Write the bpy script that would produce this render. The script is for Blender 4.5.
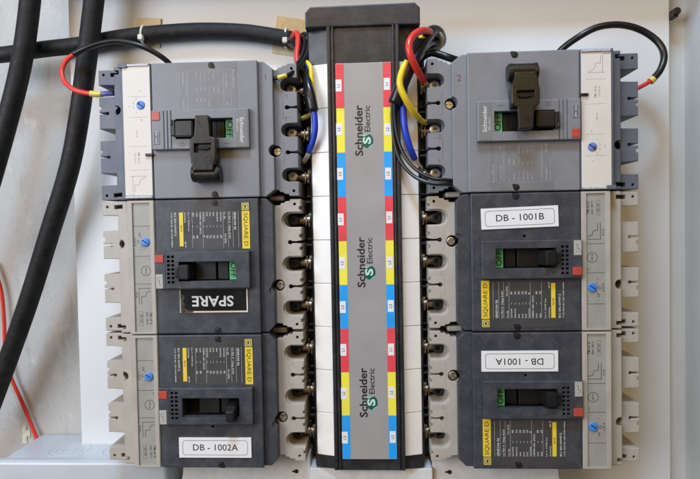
import bpy, bmesh, math, random
from mathutils import Matrix, Vector
random.seed(7)
MM = 0.001
scene = bpy.context.scene
col = scene.collection
for o in list(bpy.data.objects):
    bpy.data.objects.remove(o)

# ------------------------------------------------------------------ camera
CAM = Vector((21.624, -411.833, 29.855))           # millimetres; y = 0 is the breakers' front face, +y goes into the enclosure
YAW, PITCH, ROLL = (math.radians(a) for a in (2.81621, -1.47700, 1.02728))
FPX = 540.0                                        # focal length in pixels of a 700 pixel wide frame
RC = Matrix.Rotation(YAW, 3, 'Z') @ Matrix.Rotation(PITCH, 3, 'X') @ Matrix.Rotation(ROLL, 3, 'Y')
cam_data = bpy.data.cameras.new('camera')
cam = bpy.data.objects.new('camera', cam_data)
col.objects.link(cam)
cam.location = CAM * MM
cam.rotation_euler = (RC @ Matrix.Rotation(math.pi / 2, 3, 'X')).to_euler()
cam_data.sensor_width = 36.0
cam_data.lens = FPX / 700.0 * 36.0
cam_data.clip_start = 0.01
cam_data.clip_end = 50.0
scene.camera = cam

# ------------------------------------------------------------------ light
world = bpy.data.worlds.new('World')
scene.world = world
world.use_nodes = True
bg = world.node_tree.nodes['Background']
bg.inputs[0].default_value = (1.0, 0.90, 0.76, 1)
bg.inputs[1].default_value = 0.127


def area(name, loc, target, size, power, colr, shape='DISK', size_y=None):
    d = bpy.data.lights.new(name, 'AREA')
    d.shape = shape
    d.size = size
    if size_y:
        d.size_y = size_y
    d.energy = power
    d.color = colr
    o = bpy.data.objects.new(name, d)
    col.objects.link(o)
    o.location = loc
    o.rotation_euler = (Vector(target) - Vector(loc)).to_track_quat('-Z', 'Y').to_euler()
    return o


area('room_light', (-0.05, -1.2, 1.0), (0, 0, 0), 1.8, 12.4, (1.0, 0.58, 0.12))          # broad warm room light
area('ceiling_lamp', (-0.05, -0.5, 1.0), (0, 0, 0), 0.2, 10.5, (0.37, 0.65, 1.0))       # cool lamp high in front, cut off by the added roof lip
area('window_light', (-1.0, -1.0, 0.35), (-0.1, 0, 0), 0.9, 17.0, (0.79, 0.86, 1.0))    # daylight from the left
scene.view_settings.view_transform = 'Standard'
scene.view_settings.look = 'None'
scene.view_settings.exposure = 0.0
scene.view_settings.gamma = 1.0
scene.render.engine = 'CYCLES'
scene.cycles.use_denoising = True

# ------------------------------------------------------------------ materials


def mat(name, c, rough=0.5, metal=0.0, var=0.06, vscale=60.0, bump=0.05, bscale=1500.0, bevel=0.0,
        dust=0.0, dustc=(0.75, 0.72, 0.66), spec=0.5, coat=0.0, dscale=90.0):
    m = bpy.data.materials.new(name)
    m.use_nodes = True
    nt = m.node_tree
    N, L = nt.nodes, nt.links
    b = N['Principled BSDF']
    b.inputs['Roughness'].default_value = rough
    b.inputs['Metallic'].default_value = metal
    b.inputs['Specular IOR Level'].default_value = spec
    b.inputs['Coat Weight'].default_value = coat
    tc = N.new('ShaderNodeTexCoord')
    n1 = N.new('ShaderNodeTexNoise')
    n1.inputs['Scale'].default_value = vscale
    n1.inputs['Detail'].default_value = 5
    L.new(tc.outputs['Object'], n1.inputs['Vector'])
    mr = N.new('ShaderNodeMapRange')
    mr.inputs['From Min'].default_value = 0.3
    mr.inputs['From Max'].default_value = 0.7
    mr.inputs['To Min'].default_value = 1 - var
    mr.inputs['To Max'].default_value = 1 + var
    L.new(n1.outputs['Fac'], mr.inputs['Value'])
    vm = N.new('ShaderNodeVectorMath')
    vm.operation = 'SCALE'
    vm.inputs[0].default_value = c
    L.new(mr.outputs[0], vm.inputs['Scale'])
    out = vm.outputs[0]
    if dust:
        n2 = N.new('ShaderNodeTexNoise')
        n2.inputs['Scale'].default_value = dscale
        n2.inputs['Detail'].default_value = 8
        n2.inputs['Roughness'].default_value = 0.75
        L.new(tc.outputs['Object'], n2.inputs['Vector'])
        r2 = N.new('ShaderNodeMapRange')
        r2.inputs['From Min'].default_value = 0.45
        r2.inputs['From Max'].default_value = 0.8
        r2.inputs['To Max'].default_value = dust
        L.new(n2.outputs['Fac'], r2.inputs['Value'])
        n3 = N.new('ShaderNodeTexNoise')            # fine specks
        n3.inputs['Scale'].default_value = 700
        n3.inputs['Detail'].default_value = 2
        L.new(tc.outputs['Object'], n3.inputs['Vector'])
        r3 = N.new('ShaderNodeMapRange')
        r3.inputs['From Min'].default_value = 0.68
        r3.inputs['From Max'].default_value = 0.78
        r3.inputs['To Max'].default_value = min(1, dust * 2.2)
        L.new(n3.outputs['Fac'], r3.inputs['Value'])
        ad = N.new('ShaderNodeMath')
        ad.operation = 'MAXIMUM'
        L.new(r2.outputs[0], ad.inputs[0])
        L.new(r3.outputs[0], ad.inputs[1])
        mx = N.new('ShaderNodeMix')
        mx.data_type = 'RGBA'
        L.new(ad.outputs[0], mx.inputs['Factor'])
        L.new(out, mx.inputs['A'])
        mx.inputs['B'].default_value = (*dustc, 1)
        out = mx.outputs['Result']
    L.new(out, b.inputs['Base Color'])
    rr = N.new('ShaderNodeMapRange')
    rr.inputs['From Min'].default_value = 0.3
    rr.inputs['From Max'].default_value = 0.7
    rr.inputs['To Min'].default_value = max(0, rough - 0.10)
    rr.inputs['To Max'].default_value = min(1, rough + 0.10)
    L.new(n1.outputs['Fac'], rr.inputs['Value'])
    L.new(rr.outputs[0], b.inputs['Roughness'])
    nrm = None
    if bevel:
        bv = N.new('ShaderNodeBevel')
        bv.samples = 4
        bv.inputs['Radius'].default_value = bevel * MM
        nrm = bv.outputs[0]
    if bump:
        nb = N.new('ShaderNodeTexNoise')
        nb.inputs['Scale'].default_value = bscale
        nb.inputs['Detail'].default_value = 3
        L.new(tc.outputs['Object'], nb.inputs['Vector'])
        bp = N.new('ShaderNodeBump')
        bp.inputs['Strength'].default_value = bump
        bp.inputs['Distance'].default_value = 0.0004
        L.new(nb.outputs['Fac'], bp.inputs['Height'])
        if nrm:
            L.new(nrm, bp.inputs['Normal'])
        nrm = bp.outputs[0]
    if nrm:
        L.new(nrm, b.inputs['Normal'])
    return m


M = {}
M['navy'] = mat('dark_navy_plastic', (0.043, 0.0465, 0.058), 0.42, bevel=0.5, bump=0.10, dust=0.08)
M['navy_step'] = mat('dark_navy_plastic_side', (0.042, 0.0455, 0.056), 0.46, bevel=0.5, bump=0.10, dust=0.07)
M['grey'] = mat('grey_plastic', (0.208, 0.210, 0.224), 0.47, bevel=0.5, bump=0.12, dust=0.05)
M['slate'] = mat('slate_plastic', (0.110, 0.122, 0.152), 0.5, bevel=0.5, bump=0.10, dust=0.06)
M['beige'] = mat('beige_plastic', (0.435, 0.40, 0.345), 0.48, bevel=0.6, bump=0.10, var=0.07, dust=0.10, dustc=(0.25, 0.2, 0.15))
M['trip_panel'] = mat('grey_beige_panel', (0.335, 0.325, 0.288), 0.42, bump=0.05)
M['black'] = mat('black_plastic', (0.007, 0.007, 0.008), 0.36, bevel=0.4, bump=0.06, dust=0.02)
M['black_dull'] = mat('dull_black_plastic', (0.006, 0.006, 0.007), 0.7, bump=0.0)
M['slider'] = mat('slider_plastic', (0.007, 0.007, 0.008), 0.4, bump=0.03)
M['lock'] = mat('worn_black_plastic', (0.011, 0.010, 0.009), 0.30, bevel=0.7, bump=0.14, bscale=500, dust=0.05, dustc=(0.42, 0.38, 0.33), dscale=400)
M['house'] = mat('charcoal_plastic', (0.0165, 0.017, 0.0205), 0.42, bevel=0.8, bump=0.10, dust=0.06, vscale=25)
M['red'] = mat('red_button', (0.50, 0.07, 0.045), 0.4, bevel=0.4)
M['green'] = mat('green_flag', (0.10, 0.50, 0.20), 0.4)
M['blue_knob'] = mat('blue_knob', (0.055, 0.23, 0.66), 0.35, bevel=0.4)
M['blue_knob_pale'] = mat('violet_blue_knob', (0.14, 0.21, 0.58), 0.35, bevel=0.4)
M['cream'] = mat('cream_label', (0.70, 0.645, 0.57), 0.55, var=0.03, bump=0.03)
M['cream_plate'] = mat('ivory_cover', (0.86, 0.83, 0.77), 0.38, var=0.03, bump=0.04, bevel=0.3, dust=0.10, dustc=(0.5, 0.4, 0.28))
M['white'] = mat('white_label', (0.82, 0.82, 0.82), 0.4, var=0.02, bump=0.02)
M['offwhite'] = mat('pale_sticker', (0.42, 0.41, 0.37), 0.45)
M['yellow'] = mat('yellow_print', (0.80, 0.60, 0.05), 0.42)
M['pale_yellow'] = mat('faded_yellow_print', (0.62, 0.52, 0.13), 0.45, var=0.15, vscale=900)
M['ink'] = mat('black_ink', (0.016, 0.016, 0.016), 0.5, bump=0)
M['ink_grey'] = mat('grey_ink', (0.055, 0.05, 0.05), 0.5, bump=0)
M['ink_faint'] = mat('faint_ink', (0.20, 0.18, 0.16), 0.5, bump=0)
M['ink_white'] = mat('white_ink', (0.62, 0.62, 0.60), 0.5, bump=0)
M['ink_pale'] = mat('pale_grey_ink', (0.40, 0.40, 0.40), 0.5, bump=0)
M['ink_mold'] = mat('moulded_mark', (0.27, 0.24, 0.21), 0.6, bump=0)
M['ink_mold_dark'] = mat('moulded_dark_mark', (0.035, 0.037, 0.045), 0.6, bump=0)
M['pen'] = mat('brown_pen', (0.16, 0.07, 0.06), 0.5, bump=0)
M['info_dark'] = mat('brown_black_label', (0.062, 0.060, 0.060), 0.30, var=0.12, vscale=40, bump=0.02)
M['info_grey'] = mat('clear_grey_label', (0.195, 0.195, 0.20), 0.42, var=0.08, bump=0.02)
M['label_black'] = mat('glossy_black_plate', (0.010, 0.010, 0.011), 0.22, bump=0.02)
M['label_core'] = mat('cream_core', (0.72, 0.67, 0.55), 0.5)
M['reflection_brown'] = mat('painted_brown_reflection', (0.055, 0.034, 0.024), 0.35, var=0.5, vscale=500)  # brown reflection put into the colour
M['steel'] = mat('screw_steel', (0.58, 0.56, 0.52), 0.32, metal=1.0, bevel=0.2, var=0.2, vscale=400, bump=0.05)
M['dark_steel'] = mat('blackened_steel', (0.05, 0.05, 0.05), 0.35, metal=0.8, bevel=0.2)
M['brass'] = mat('tinned_brass', (0.40, 0.31, 0.22), 0.38, metal=1.0, bevel=0.3, var=0.2, vscale=200)
M['copper'] = mat('copper', (0.60, 0.36, 0.22), 0.35, metal=1.0, var=0.2, vscale=200)
M['paint'] = mat('white_enamel', (0.70, 0.71, 0.70), 0.42, var=0.03, vscale=9, bump=0.05, bscale=260, dust=0.10, dustc=(0.45, 0.40, 0.32), dscale=18)
M['enc'] = mat('grey_enamel', (0.58, 0.575, 0.545), 0.42, var=0.04, vscale=12, bump=0.06, bscale=300, dust=0.06, dustc=(0.3, 0.27, 0.22), dscale=20)
M['box'] = mat('pale_grey_pvc', (0.52, 0.555, 0.585), 0.22, var=0.03, vscale=30, bump=0.02, dust=0.05, dustc=(0.35, 0.33, 0.3), dscale=50)
M['pan'] = mat('speckled_grey_paint', (0.68, 0.68, 0.67), 0.45, var=0.06, vscale=120, bump=0.12, bscale=600, dust=0.14, dustc=(0.14, 0.13, 0.12), dscale=160)
M['strip'] = mat('grey_strip', (0.35, 0.335, 0.325), 0.30, var=0.06, vscale=30, bump=0.03)
M['p_red'] = mat('phase_red', (0.80, 0.07, 0.09), 0.35, var=0.05)
M['p_yellow'] = mat('phase_yellow', (0.90, 0.80, 0.07), 0.35, var=0.04)
M['p_blue'] = mat('phase_blue', (0.02, 0.36, 0.88), 0.35, var=0.04)
M['logo_green'] = mat('logo_green', (0.004, 0.105, 0.078), 0.3)
M['logo_light'] = mat('logo_pale_green', (0.55, 0.72, 0.66), 0.3)
M['rubber'] = mat('cable_rubber', (0.0065, 0.006, 0.006), 0.6, spec=0.35, var=0.4, vscale=70, bump=0.6, bscale=420, dust=0.08, dustc=(0.22, 0.215, 0.21), dscale=130)
M['tape'] = mat('vinyl_tape', (0.009, 0.009, 0.010), 0.27, bump=0.3, bscale=160)
M['w_black'] = mat('black_insulation', (0.010, 0.010, 0.011), 0.30, bump=0.08, bscale=300)
M['w_red'] = mat('red_insulation', (0.72, 0.045, 0.03), 0.34, bump=0.06, bscale=300)
M['w_yellow'] = mat('yellow_insulation', (0.83, 0.60, 0.03), 0.34, bump=0.06, bscale=300)
M['w_blue'] = mat('blue_insulation', (0.018, 0.055, 0.52), 0.34, bump=0.06, bscale=300)
M['ferrule'] = mat('cream_ferrule', (0.70, 0.64, 0.50), 0.35)
M['ferrule_y'] = mat('yellow_ferrule', (0.72, 0.58, 0.10), 0.3)
M['ferrule_b'] = mat('violet_ferrule', (0.13, 0.16, 0.50), 0.3)
M['tie_base'] = mat('yellowed_nylon', (0.62, 0.50, 0.29), 0.5, var=0.15, vscale=200, bump=0.1)
M['nylon'] = mat('clear_nylon', (0.62, 0.60, 0.50), 0.35)
M['flap'] = mat('dusty_clear_plastic', (0.47, 0.47, 0.50), 0.2, var=0.2, vscale=400)
M['clip'] = mat('zinc_clip', (0.42, 0.42, 0.40), 0.45, metal=0.3)
M['clip_brown'] = mat('brown_clip', (0.20, 0.16, 0.13), 0.4, metal=0.4)
M['flake'] = mat('paper_scrap', (0.62, 0.59, 0.48), 0.8, var=0.2, vscale=200)


def mottled():
    m = bpy.data.materials.new('stained_grey_wall')
    m.use_nodes = True
    nt = m.node_tree
    N, L = nt.nodes, nt.links
    b = N['Principled BSDF']
    b.inputs['Roughness'].default_value = 0.72
    tc = N.new('ShaderNodeTexCoord')
    def noise(scale, detail, rough, stretch=(1, 1, 1)):
        mp = N.new('ShaderNodeMapping')
        mp.inputs['Scale'].default_value = stretch
        L.new(tc.outputs['Object'], mp.inputs['Vector'])
        n_ = N.new('ShaderNodeTexNoise')
        n_.inputs['Scale'].default_value = scale
        n_.inputs['Detail'].default_value = detail
        n_.inputs['Roughness'].default_value = rough
        L.new(mp.outputs[0], n_.inputs['Vector'])
        return n_

    def layer(under, fac, lo, hi, amount, colr):
        k = N.new('ShaderNodeMapRange')
        k.inputs['From Min'].default_value = lo
        k.inputs['From Max'].default_value = hi
        k.inputs['To Max'].default_value = amount
        L.new(fac, k.inputs['Value'])
        mx_ = N.new('ShaderNodeMix')
        mx_.data_type = 'RGBA'
        L.new(k.outputs[0], mx_.inputs['Factor'])
        if under is None:
            mx_.inputs['A'].default_value = (0.50, 0.485, 0.455, 1)
        else:
            L.new(under, mx_.inputs['A'])
        mx_.inputs['B'].default_value = (*colr, 1)
        return mx_
    c = noise(230, 6, 0.7)
    q1 = layer(None, noise(5, 4, 0.5).outputs['Fac'], 0.40, 0.62, 0.45, (0.40, 0.385, 0.355))       # faint broad tone
    q2 = layer(q1.outputs['Result'], noise(26, 8, 0.72, (1.0, 1.0, 0.45)).outputs['Fac'], 0.53, 0.72, 0.55, (0.27, 0.262, 0.25))   # rubbed dirt
    q3 = layer(q2.outputs['Result'], noise(60, 5, 0.65, (1.6, 1, 0.22)).outputs['Fac'], 0.58, 0.75, 0.45, (0.22, 0.213, 0.20))     # runs
    q4 = layer(q3.outputs['Result'], c.outputs['Fac'], 0.60, 0.74, 0.55, (0.20, 0.193, 0.18))       # grit
    mx = layer(q4.outputs['Result'], noise(48, 4, 0.6).outputs['Fac'], 0.62, 0.72, 0.5, (0.66, 0.645, 0.61))   # pale chips
    L.new(mx.outputs['Result'], b.inputs['Base Color'])
    bp = N.new('ShaderNodeBump')
    bp.inputs['Strength'].default_value = 0.25
    bp.inputs['Distance'].default_value = 0.002
    L.new(c.outputs['Fac'], bp.inputs['Height'])
    L.new(bp.outputs[0], b.inputs['Normal'])
    return m


M['mottled'] = mottled()

# ------------------------------------------------------------------ mesh helpers (all lengths in millimetres: u right, v up, d depth)


def at(px, py, d):
    """A point of the enclosure at depth d that is seen at this place of the 700 x 479 photograph."""
    v = RC @ Vector(((px - 350) / FPX, 1, -(py - 239.5) / FPX))
    t = (d - CAM.y) / v.y
    return CAM + v * t


FONT_CACHE = {}


def text_mesh(s, size, bold):
    k = (s, size, bold)
    if k not in FONT_CACHE:
        c = bpy.data.curves.new('t', 'FONT')
        c.body = s
        c.size = size
        c.offset = bold
        c.resolution_u = 3 if size > 3 else 1
        c.align_x = 'CENTER'
        c.align_y = 'CENTER'
        o = bpy.data.objects.new('t', c)
        col.objects.link(o)
        dg = bpy.context.evaluated_depsgraph_get()
        FONT_CACHE[k] = bpy.data.meshes.new_from_object(o.evaluated_get(dg))
        bpy.data.objects.remove(o)
    return FONT_CACHE[k]


class MB:
    def __init__(self):
        self.bm = bmesh.new()

    def box(self, u0, u1, v0, v1, d0, d1, bev=0.0, seg=2):
        bm = self.bm
        u0, u1 = sorted((u0, u1)); v0, v1 = sorted((v0, v1)); d0, d1 = sorted((d0, d1))
        m = Matrix.Translation(((u0 + u1) / 2, (d0 + d1) / 2, (v0 + v1) / 2)) @ Matrix.Diagonal((u1 - u0, d1 - d0, v1 - v0, 1))
        r = bmesh.ops.create_cube(bm, size=1, matrix=m)
        if bev:
            ed = list({e for v in r['verts'] for e in v.link_edges})
            bmesh.ops.bevel(bm, geom=ed, offset=bev, segments=seg, affect='EDGES', profile=0.5, clamp_overlap=True)
        return self

    def prism(self, pts, d0, d1, bev=0.0, seg=2):
        bm = self.bm
        area2 = sum(pts[i][0] * pts[(i + 1) % len(pts)][1] - pts[(i + 1) % len(pts)][0] * pts[i][1] for i in range(len(pts)))
        if area2 < 0:
            pts = pts[::-1]
        a = [bm.verts.new((p[0], d0, p[1])) for p in pts]
        b = [bm.verts.new((p[0], d1, p[1])) for p in pts]
        n = len(pts)
        f0 = bm.faces.new(a)
        bm.faces.new(b[::-1])
        for i in range(n):
            j = (i + 1) % n
            bm.faces.new((a[j], a[i], b[i], b[j]))
        if bev:
            bmesh.ops.bevel(bm, geom=list(f0.edges), offset=bev, segments=seg, affect='EDGES', profile=0.5, clamp_overlap=True)
        return self

    def frustum(self, u0, u1, v0, v1, d0, d1, inset, bev=0.0):
        """box that narrows by inset (left, right, bottom, top) at its front d0"""
        bm = self.bm
        l, r, b_, t = inset
        f = [(u0 + l, v0 + b_), (u1 - r, v0 + b_), (u1 - r, v1 - t), (u0 + l, v1 - t)]
        k = [(u0, v0), (u1, v0), (u1, v1), (u0, v1)]
        a = [bm.verts.new((p[0], d0, p[1])) for p in f]
        b = [bm.verts.new((p[0], d1, p[1])) for p in k]
        fs = [bm.faces.new(a), bm.faces.new(b[::-1])]
        for i in range(4):
            j = (i + 1) % 4
            fs.append(bm.faces.new((a[j], a[i], b[i], b[j])))
        if bev:
            bmesh.ops.bevel(bm, geom=list({e for x in fs for e in x.edges}), offset=bev, segments=2, affect='EDGES', clamp_overlap=True)
        return self

    def cyl(self, u, v, r, d0, d1, n=24, bev=0.0):
        return self.prism([(u + r * math.cos(2 * math.pi * i / n), v + r * math.sin(2 * math.pi * i / n)) for i in range(n)], d0, d1, bev)

    def rod(self, p, q, r, n=16, r2=None, bev=0.0):
        p, q = Vector(p), Vector(q)
        ax = (q - p)
        L_ = ax.length
        m = Matrix.Translation((p + q) / 2) @ ax.to_track_quat('Z', 'Y').to_matrix().to_4x4()
        g = bmesh.ops.create_cone(self.bm, cap_ends=True, segments=n, radius1=r, radius2=r if r2 is None else r2, depth=L_, matrix=m)
        if bev:
            ed = list({e for v in g['verts'] for e in v.link_edges if len(e.link_faces) == 2 and e.calc_face_angle(0) > 1.0})
            bmesh.ops.bevel(self.bm, geom=ed, offset=bev, segments=2, affect='EDGES', clamp_overlap=True)
        return self

    def tube(self, pts, r, n=14, step=6, r_end=None):
        P = [Vector(p) for p in pts]
        C = []
        for i in range(len(P) - 1):
            p0 = P[i - 1] if i else P[0] * 2 - P[1]
            p1, p2 = P[i], P[i + 1]
            p3 = P[i + 2] if i + 2 < len(P) else P[-1] * 2 - P[-2]
            for k in range(step):
                t = k / step
                C.append(0.5 * ((2 * p1) + (p2 - p0) * t + (2 * p0 - 5 * p1 + 4 * p2 - p3) * t * t + (3 * p1 - p0 - 3 * p2 + p3) * t ** 3))
        C.append(P[-1])
        bm = self.bm
        T = [(C[min(i + 1, len(C) - 1)] - C[max(i - 1, 0)]).normalized() for i in range(len(C))]
        nrm = T[0].orthogonal().normalized()
        rings = []
        for i, c in enumerate(C):
            nrm = (nrm - T[i] * nrm.dot(T[i])).normalized()
            bn = T[i].cross(nrm)
            rr = r if r_end is None else r + (r_end - r) * i / (len(C) - 1)
            rings.append([bm.verts.new(c + (nrm * math.cos(2 * math.pi * k / n) + bn * math.sin(2 * math.pi * k / n)) * rr) for k in range(n)])
        for a, b in zip(rings, rings[1:]):
            for k in range(n):
                f = bm.faces.new((a[k], a[(k + 1) % n], b[(k + 1) % n], b[k]))
                f.smooth = True
        bm.faces.new(rings[0][::-1])
        bm.faces.new(rings[-1])
        return self

    def text(self, s, u, v, size, d, ang=0, bold=0.0, fit=None):
        me = text_mesh(s, size, bold)
        n0 = len(self.bm.verts)
        self.bm.from_mesh(me)
        self.bm.verts.ensure_lookup_table()
        vs = self.bm.verts[n0:]
        if fit and vs:
            w = max(p.co.x for p in vs) - min(p.co.x for p in vs)
            for p in vs:
                p.co.x *= fit / w
        m = Matrix.Translation((u, d, v)) @ Matrix.Rotation(-math.radians(ang), 4, 'Y') @ Matrix.Rotation(math.pi / 2, 4, 'X')
        bmesh.ops.transform(self.bm, matrix=m, verts=vs)
        return self

    def line(self, pts, w, d, closed=False):
        """flat printed line"""
        bm = self.bm
        n = len(pts)
        for i in range(n if closed else n - 1):
            a, b = Vector(pts[i]), Vector(pts[(i + 1) % n])
            t = (b - a).normalized() * (w / 2)
            s = Vector((-t.y, t.x))
            q = [a - t - s, b + t - s, b + t + s, a - t + s]
            bm.faces.new([bm.verts.new((p.x, d, p.y)) for p in q])
        return self

    def ring(self, u, v, r, w, d, n=28):
        bm = self.bm
        for i in range(n):
            a, b = 2 * math.pi * i / n, 2 * math.pi * (i + 1) / n
            q = [(r - w / 2, a), (r + w / 2, a), (r + w / 2, b), (r - w / 2, b)]
            bm.faces.new([bm.verts.new((u + k * math.cos(t), d, v + k * math.sin(t))) for k, t in q])
        return self

    def sheet(self, pts, d):
        self.bm.faces.new([self.bm.verts.new((p[0], d, p[1])) for p in pts])
        return self

    def cut(self, other):
        """subtract another shape"""
        bmesh.ops.recalc_face_normals(self.bm, faces=self.bm.faces)
        bmesh.ops.recalc_face_normals(other.bm, faces=other.bm.faces)
        A, B = bpy.data.meshes.new('a'), bpy.data.meshes.new('b')
        self.bm.to_mesh(A); other.bm.to_mesh(B)
        oa, ob = bpy.data.objects.new('a', A), bpy.data.objects.new('b', B)
        col.objects.link(oa); col.objects.link(ob)
        md = oa.modifiers.new('x', 'BOOLEAN')
        md.object = ob
        md.operation = 'DIFFERENCE'
        md.solver = 'EXACT'
        md.use_self = True
        dg = bpy.context.evaluated_depsgraph_get()
        me = bpy.data.meshes.new_from_object(oa.evaluated_get(dg))
        self.bm.free()
        self.bm = bmesh.new()
        self.bm.from_mesh(me)
        for o in (oa, ob):
            bpy.data.objects.remove(o)
        for q in (A, B, me):
            bpy.data.meshes.remove(q)
        return self

    def mesh(self, name, m, origin=(0, 0, 0), flat=False):
        bm = self.bm
        if not flat:
            bmesh.ops.recalc_face_normals(bm, faces=bm.faces)
        bmesh.ops.translate(bm, verts=bm.verts, vec=-Vector(origin))
        bmesh.ops.scale(bm, verts=bm.verts, vec=(MM, MM, MM))
        me = bpy.data.meshes.new(name)
        bm.to_mesh(me)
        bm.free()
        me.materials.append(m)
        return me


def empty(name, loc, flip=False):
    o = bpy.data.objects.new(name, None)
    col.objects.link(o)
    o.empty_display_size = 0.02
    o.location = Vector(loc) * MM
    if flip:
        o.rotation_euler = (0, math.pi, 0)
    return o


def tag(o, label, cat=None, group=None, kind=None):
    if label: o['label'] = label
    if cat: o['category'] = cat
    if group: o['group'] = group
    if kind: o['kind'] = kind
    return o


def link(name, me, parent=None, loc=(0, 0, 0)):
    o = bpy.data.objects.new(name, me)
    col.objects.link(o)
    o.parent = parent
    o.location = Vector(loc) * MM
    return o


def smooth(me, deg=40):
    for p in me.polygons:
        p.use_smooth = True
    try:
        me.set_sharp_from_angle(angle=math.radians(deg))
    except Exception:
        pass
    return me


def arc(cu, cv, r, a0, a1, n=8):
    return [(cu + r * math.cos(math.radians(a0 + (a1 - a0) * i / n)), cv + r * math.sin(math.radians(a0 + (a1 - a0) * i / n))) for i in range(n + 1)]


def rrect(u0, u1, v0, v1, r, n=4):
    return arc(u1 - r, v1 - r, r, 0, 90, n) + arc(u0 + r, v1 - r, r, 90, 180, n) + arc(u0 + r, v0 + r, r, 180, 270, n) + arc(u1 - r, v0 + r, r, 270, 360, n)


# ================================================================== the setting
BACK = 85.0
s = MB().box(-262.5, 284, -420, 330, BACK, BACK + 3, 0.6)
o = link('mounting_plate', s.mesh('mounting_plate', M['paint'], (11, BACK + 3, -50)), None, (11, BACK + 3, -50))
tag(o, None, kind='structure')
s = MB().box(-900, -120, -420, 330, 112, 118)
o = link('rear_wall', s.mesh('rear_wall', M['mottled'], (-500, 118, -50)), None, (-500, 118, -50))
tag(o, None, kind='structure')
# right: flange strip of the enclosure frame and its side panel
s = MB().box(270, 303.2, -420, 330, 96, 99)
s.box(303.2, 306, -420, 330, 60, 99, 0.8)
s.box(306, 316, -420, 330, 58, 62, 0.8)
s.box(316, 500, -420, 330, 54, 60, 0.8)
o = link('enclosure_frame', s.mesh('enclosure_frame', M['enc'], (300, 99, -50)), None, (300, 99, -50))
tag(o, None, kind='structure')
# unseen roof lip added above the view, sized to shade the top of the plate
s = MB().box(-268, 500, 254, 257, 45, 118, 0.6)
o = link('unseen_roof_lip', s.mesh('unseen_roof_lip', M['paint'], (0, 118, 254)), None, (0, 118, 254))
tag(o, None, kind='structure')

# ------------------------------------------------------------------ pan behind the breakers
PANF = 76.0
pan = empty('base_pan', (10, BACK, -168))
tag(pan, 'grey speckled metal pan carrying the breakers, its lower lip below the busbar', 'mounting pan')
PO = Vector((10, BACK, -168))
s = MB().prism([(-152, 172), (172, 172), (172, -188), (190, -225), (190, -300), (-174, -300), (-174, -225), (-152, -188)], PANF, BACK - 0.05, 0.5)
link('pan_plate', s.mesh('pan_plate', M['pan'], PO), pan)
s = MB().box(-36, 64, -300, -168.6, 24, PANF + 1, 0.7)
link('front_lip', s.mesh('front_lip', M['pan'], PO), pan)
for pts in ([(-36.3, -158.6), (-36.3, -300), (-160, -300), (-148, -192), (-143, -176), (-143, -158.6)], [(64.3, -158.6), (64.3, -300), (178, -300), (169, -192), (165, -176), (165, -158.6)]):
    s = MB().prism(pts, 28, PANF - 0.2, 0.6)
    link('bottom_flange', s.mesh('bottom_flange', M['pan'], PO), pan)
for x, z in ((-48, -173), (78, -173)):
    s = MB()
    s.rod((x, 27.5, z), (x, 29, z), 1.7, 16)
    s.box(x - 3.4, x - 0.4, z - 0.6, z + 0.7, 27.2, 28.6, 0.2)
    link('spot_weld', s.mesh('spot_weld', M['dark_steel'], PO), pan)

# ================================================================== busbar chassis
BX = 13.3                                        # its centre line
bus = empty('busbar_chassis', (BX, PANF, 0))
tag(bus, 'tall charcoal busbar housing with colour coded phase strip between the breaker columns', 'busbar chassis')
BO = Vector((BX, PANF, 0))


def bpart(name, mb, m, parent=bus, flat=False, sm=0):
    me = mb.mesh(name, m, BO, flat)
    if sm: smooth(me, sm)
    return link(name, me, parent)


# cross-section of the housing extruded along z (built from a prism turned upright)
def upright(profile, z0, z1, bev=0.0):
    """profile: (x, d) points; extruded from z0 to z1"""
    mb = MB()
    bm = mb.bm
    a = [bm.verts.new((p[0], p[1], z0)) for p in profile]
    b = [bm.verts.new((p[0], p[1], z1)) for p in profile]
    n = len(profile)
    f = [bm.faces.new(a), bm.faces.new(b[::-1])]
    for i in range(n):
        j = (i + 1) % n
        f.append(bm.faces.new((a[i], a[j], b[j], b[i])))
    if bev:
        bmesh.ops.bevel(bm, geom=list({e for x in f for e in x.edges}), offset=bev, segments=2, affect='EDGES', clamp_overlap=True)
    return mb


prof = []
for sgn in (-1, 1):
    half = [(26.8, 17.6), (27.6, 19.6), (43.5, 24.2), (44.5, 26), (44.5, 70)]
    prof += [(BX + sgn * a, b) for a, b in (half if sgn == 1 else half[::-1])]
prof = prof[:5] + prof[5:]
s = upright([(BX - 44.5, 74), (BX - 44.5, 26), (BX - 43.5, 24.2), (BX - 27.6, 19.6), (BX - 26.8, 17.6),
             (BX + 26.8, 17.6), (BX + 27.6, 19.6), (BX + 43.5, 24.2), (BX + 44.5, 26), (BX + 44.5, 74)], -167, 190)
bpart('housing', s, M['house'])
# end cap with chamfered corners
s = MB().prism([(BX - 45, 186), (BX - 45, 198), (BX - 40.5, 202.5), (BX + 41, 203), (BX + 45, 199), (BX + 45, 186)], 15.2, 72, 1.0)
bpart('end_cap', s, M['house'])
# raised ribs beside the strip
for a, b in ((-28.4, -25.6), (-24.6, -22.9), (22.9, 24.6), (25.6, 28.4)):
    s = MB().box(BX + a, BX + b, -166.5, 186.5, 15.4, 19, 0.5)
    bpart('rib', s, M['house'])
# the black wings that carry the side contacts
for sgn in (-1, 1):
    s = MB().box(BX + sgn * 44.6, BX + sgn * 50.5, -168, 172, 46, 75, 0.8)
    bpart('contact_carrier', s, M['black'])
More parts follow.
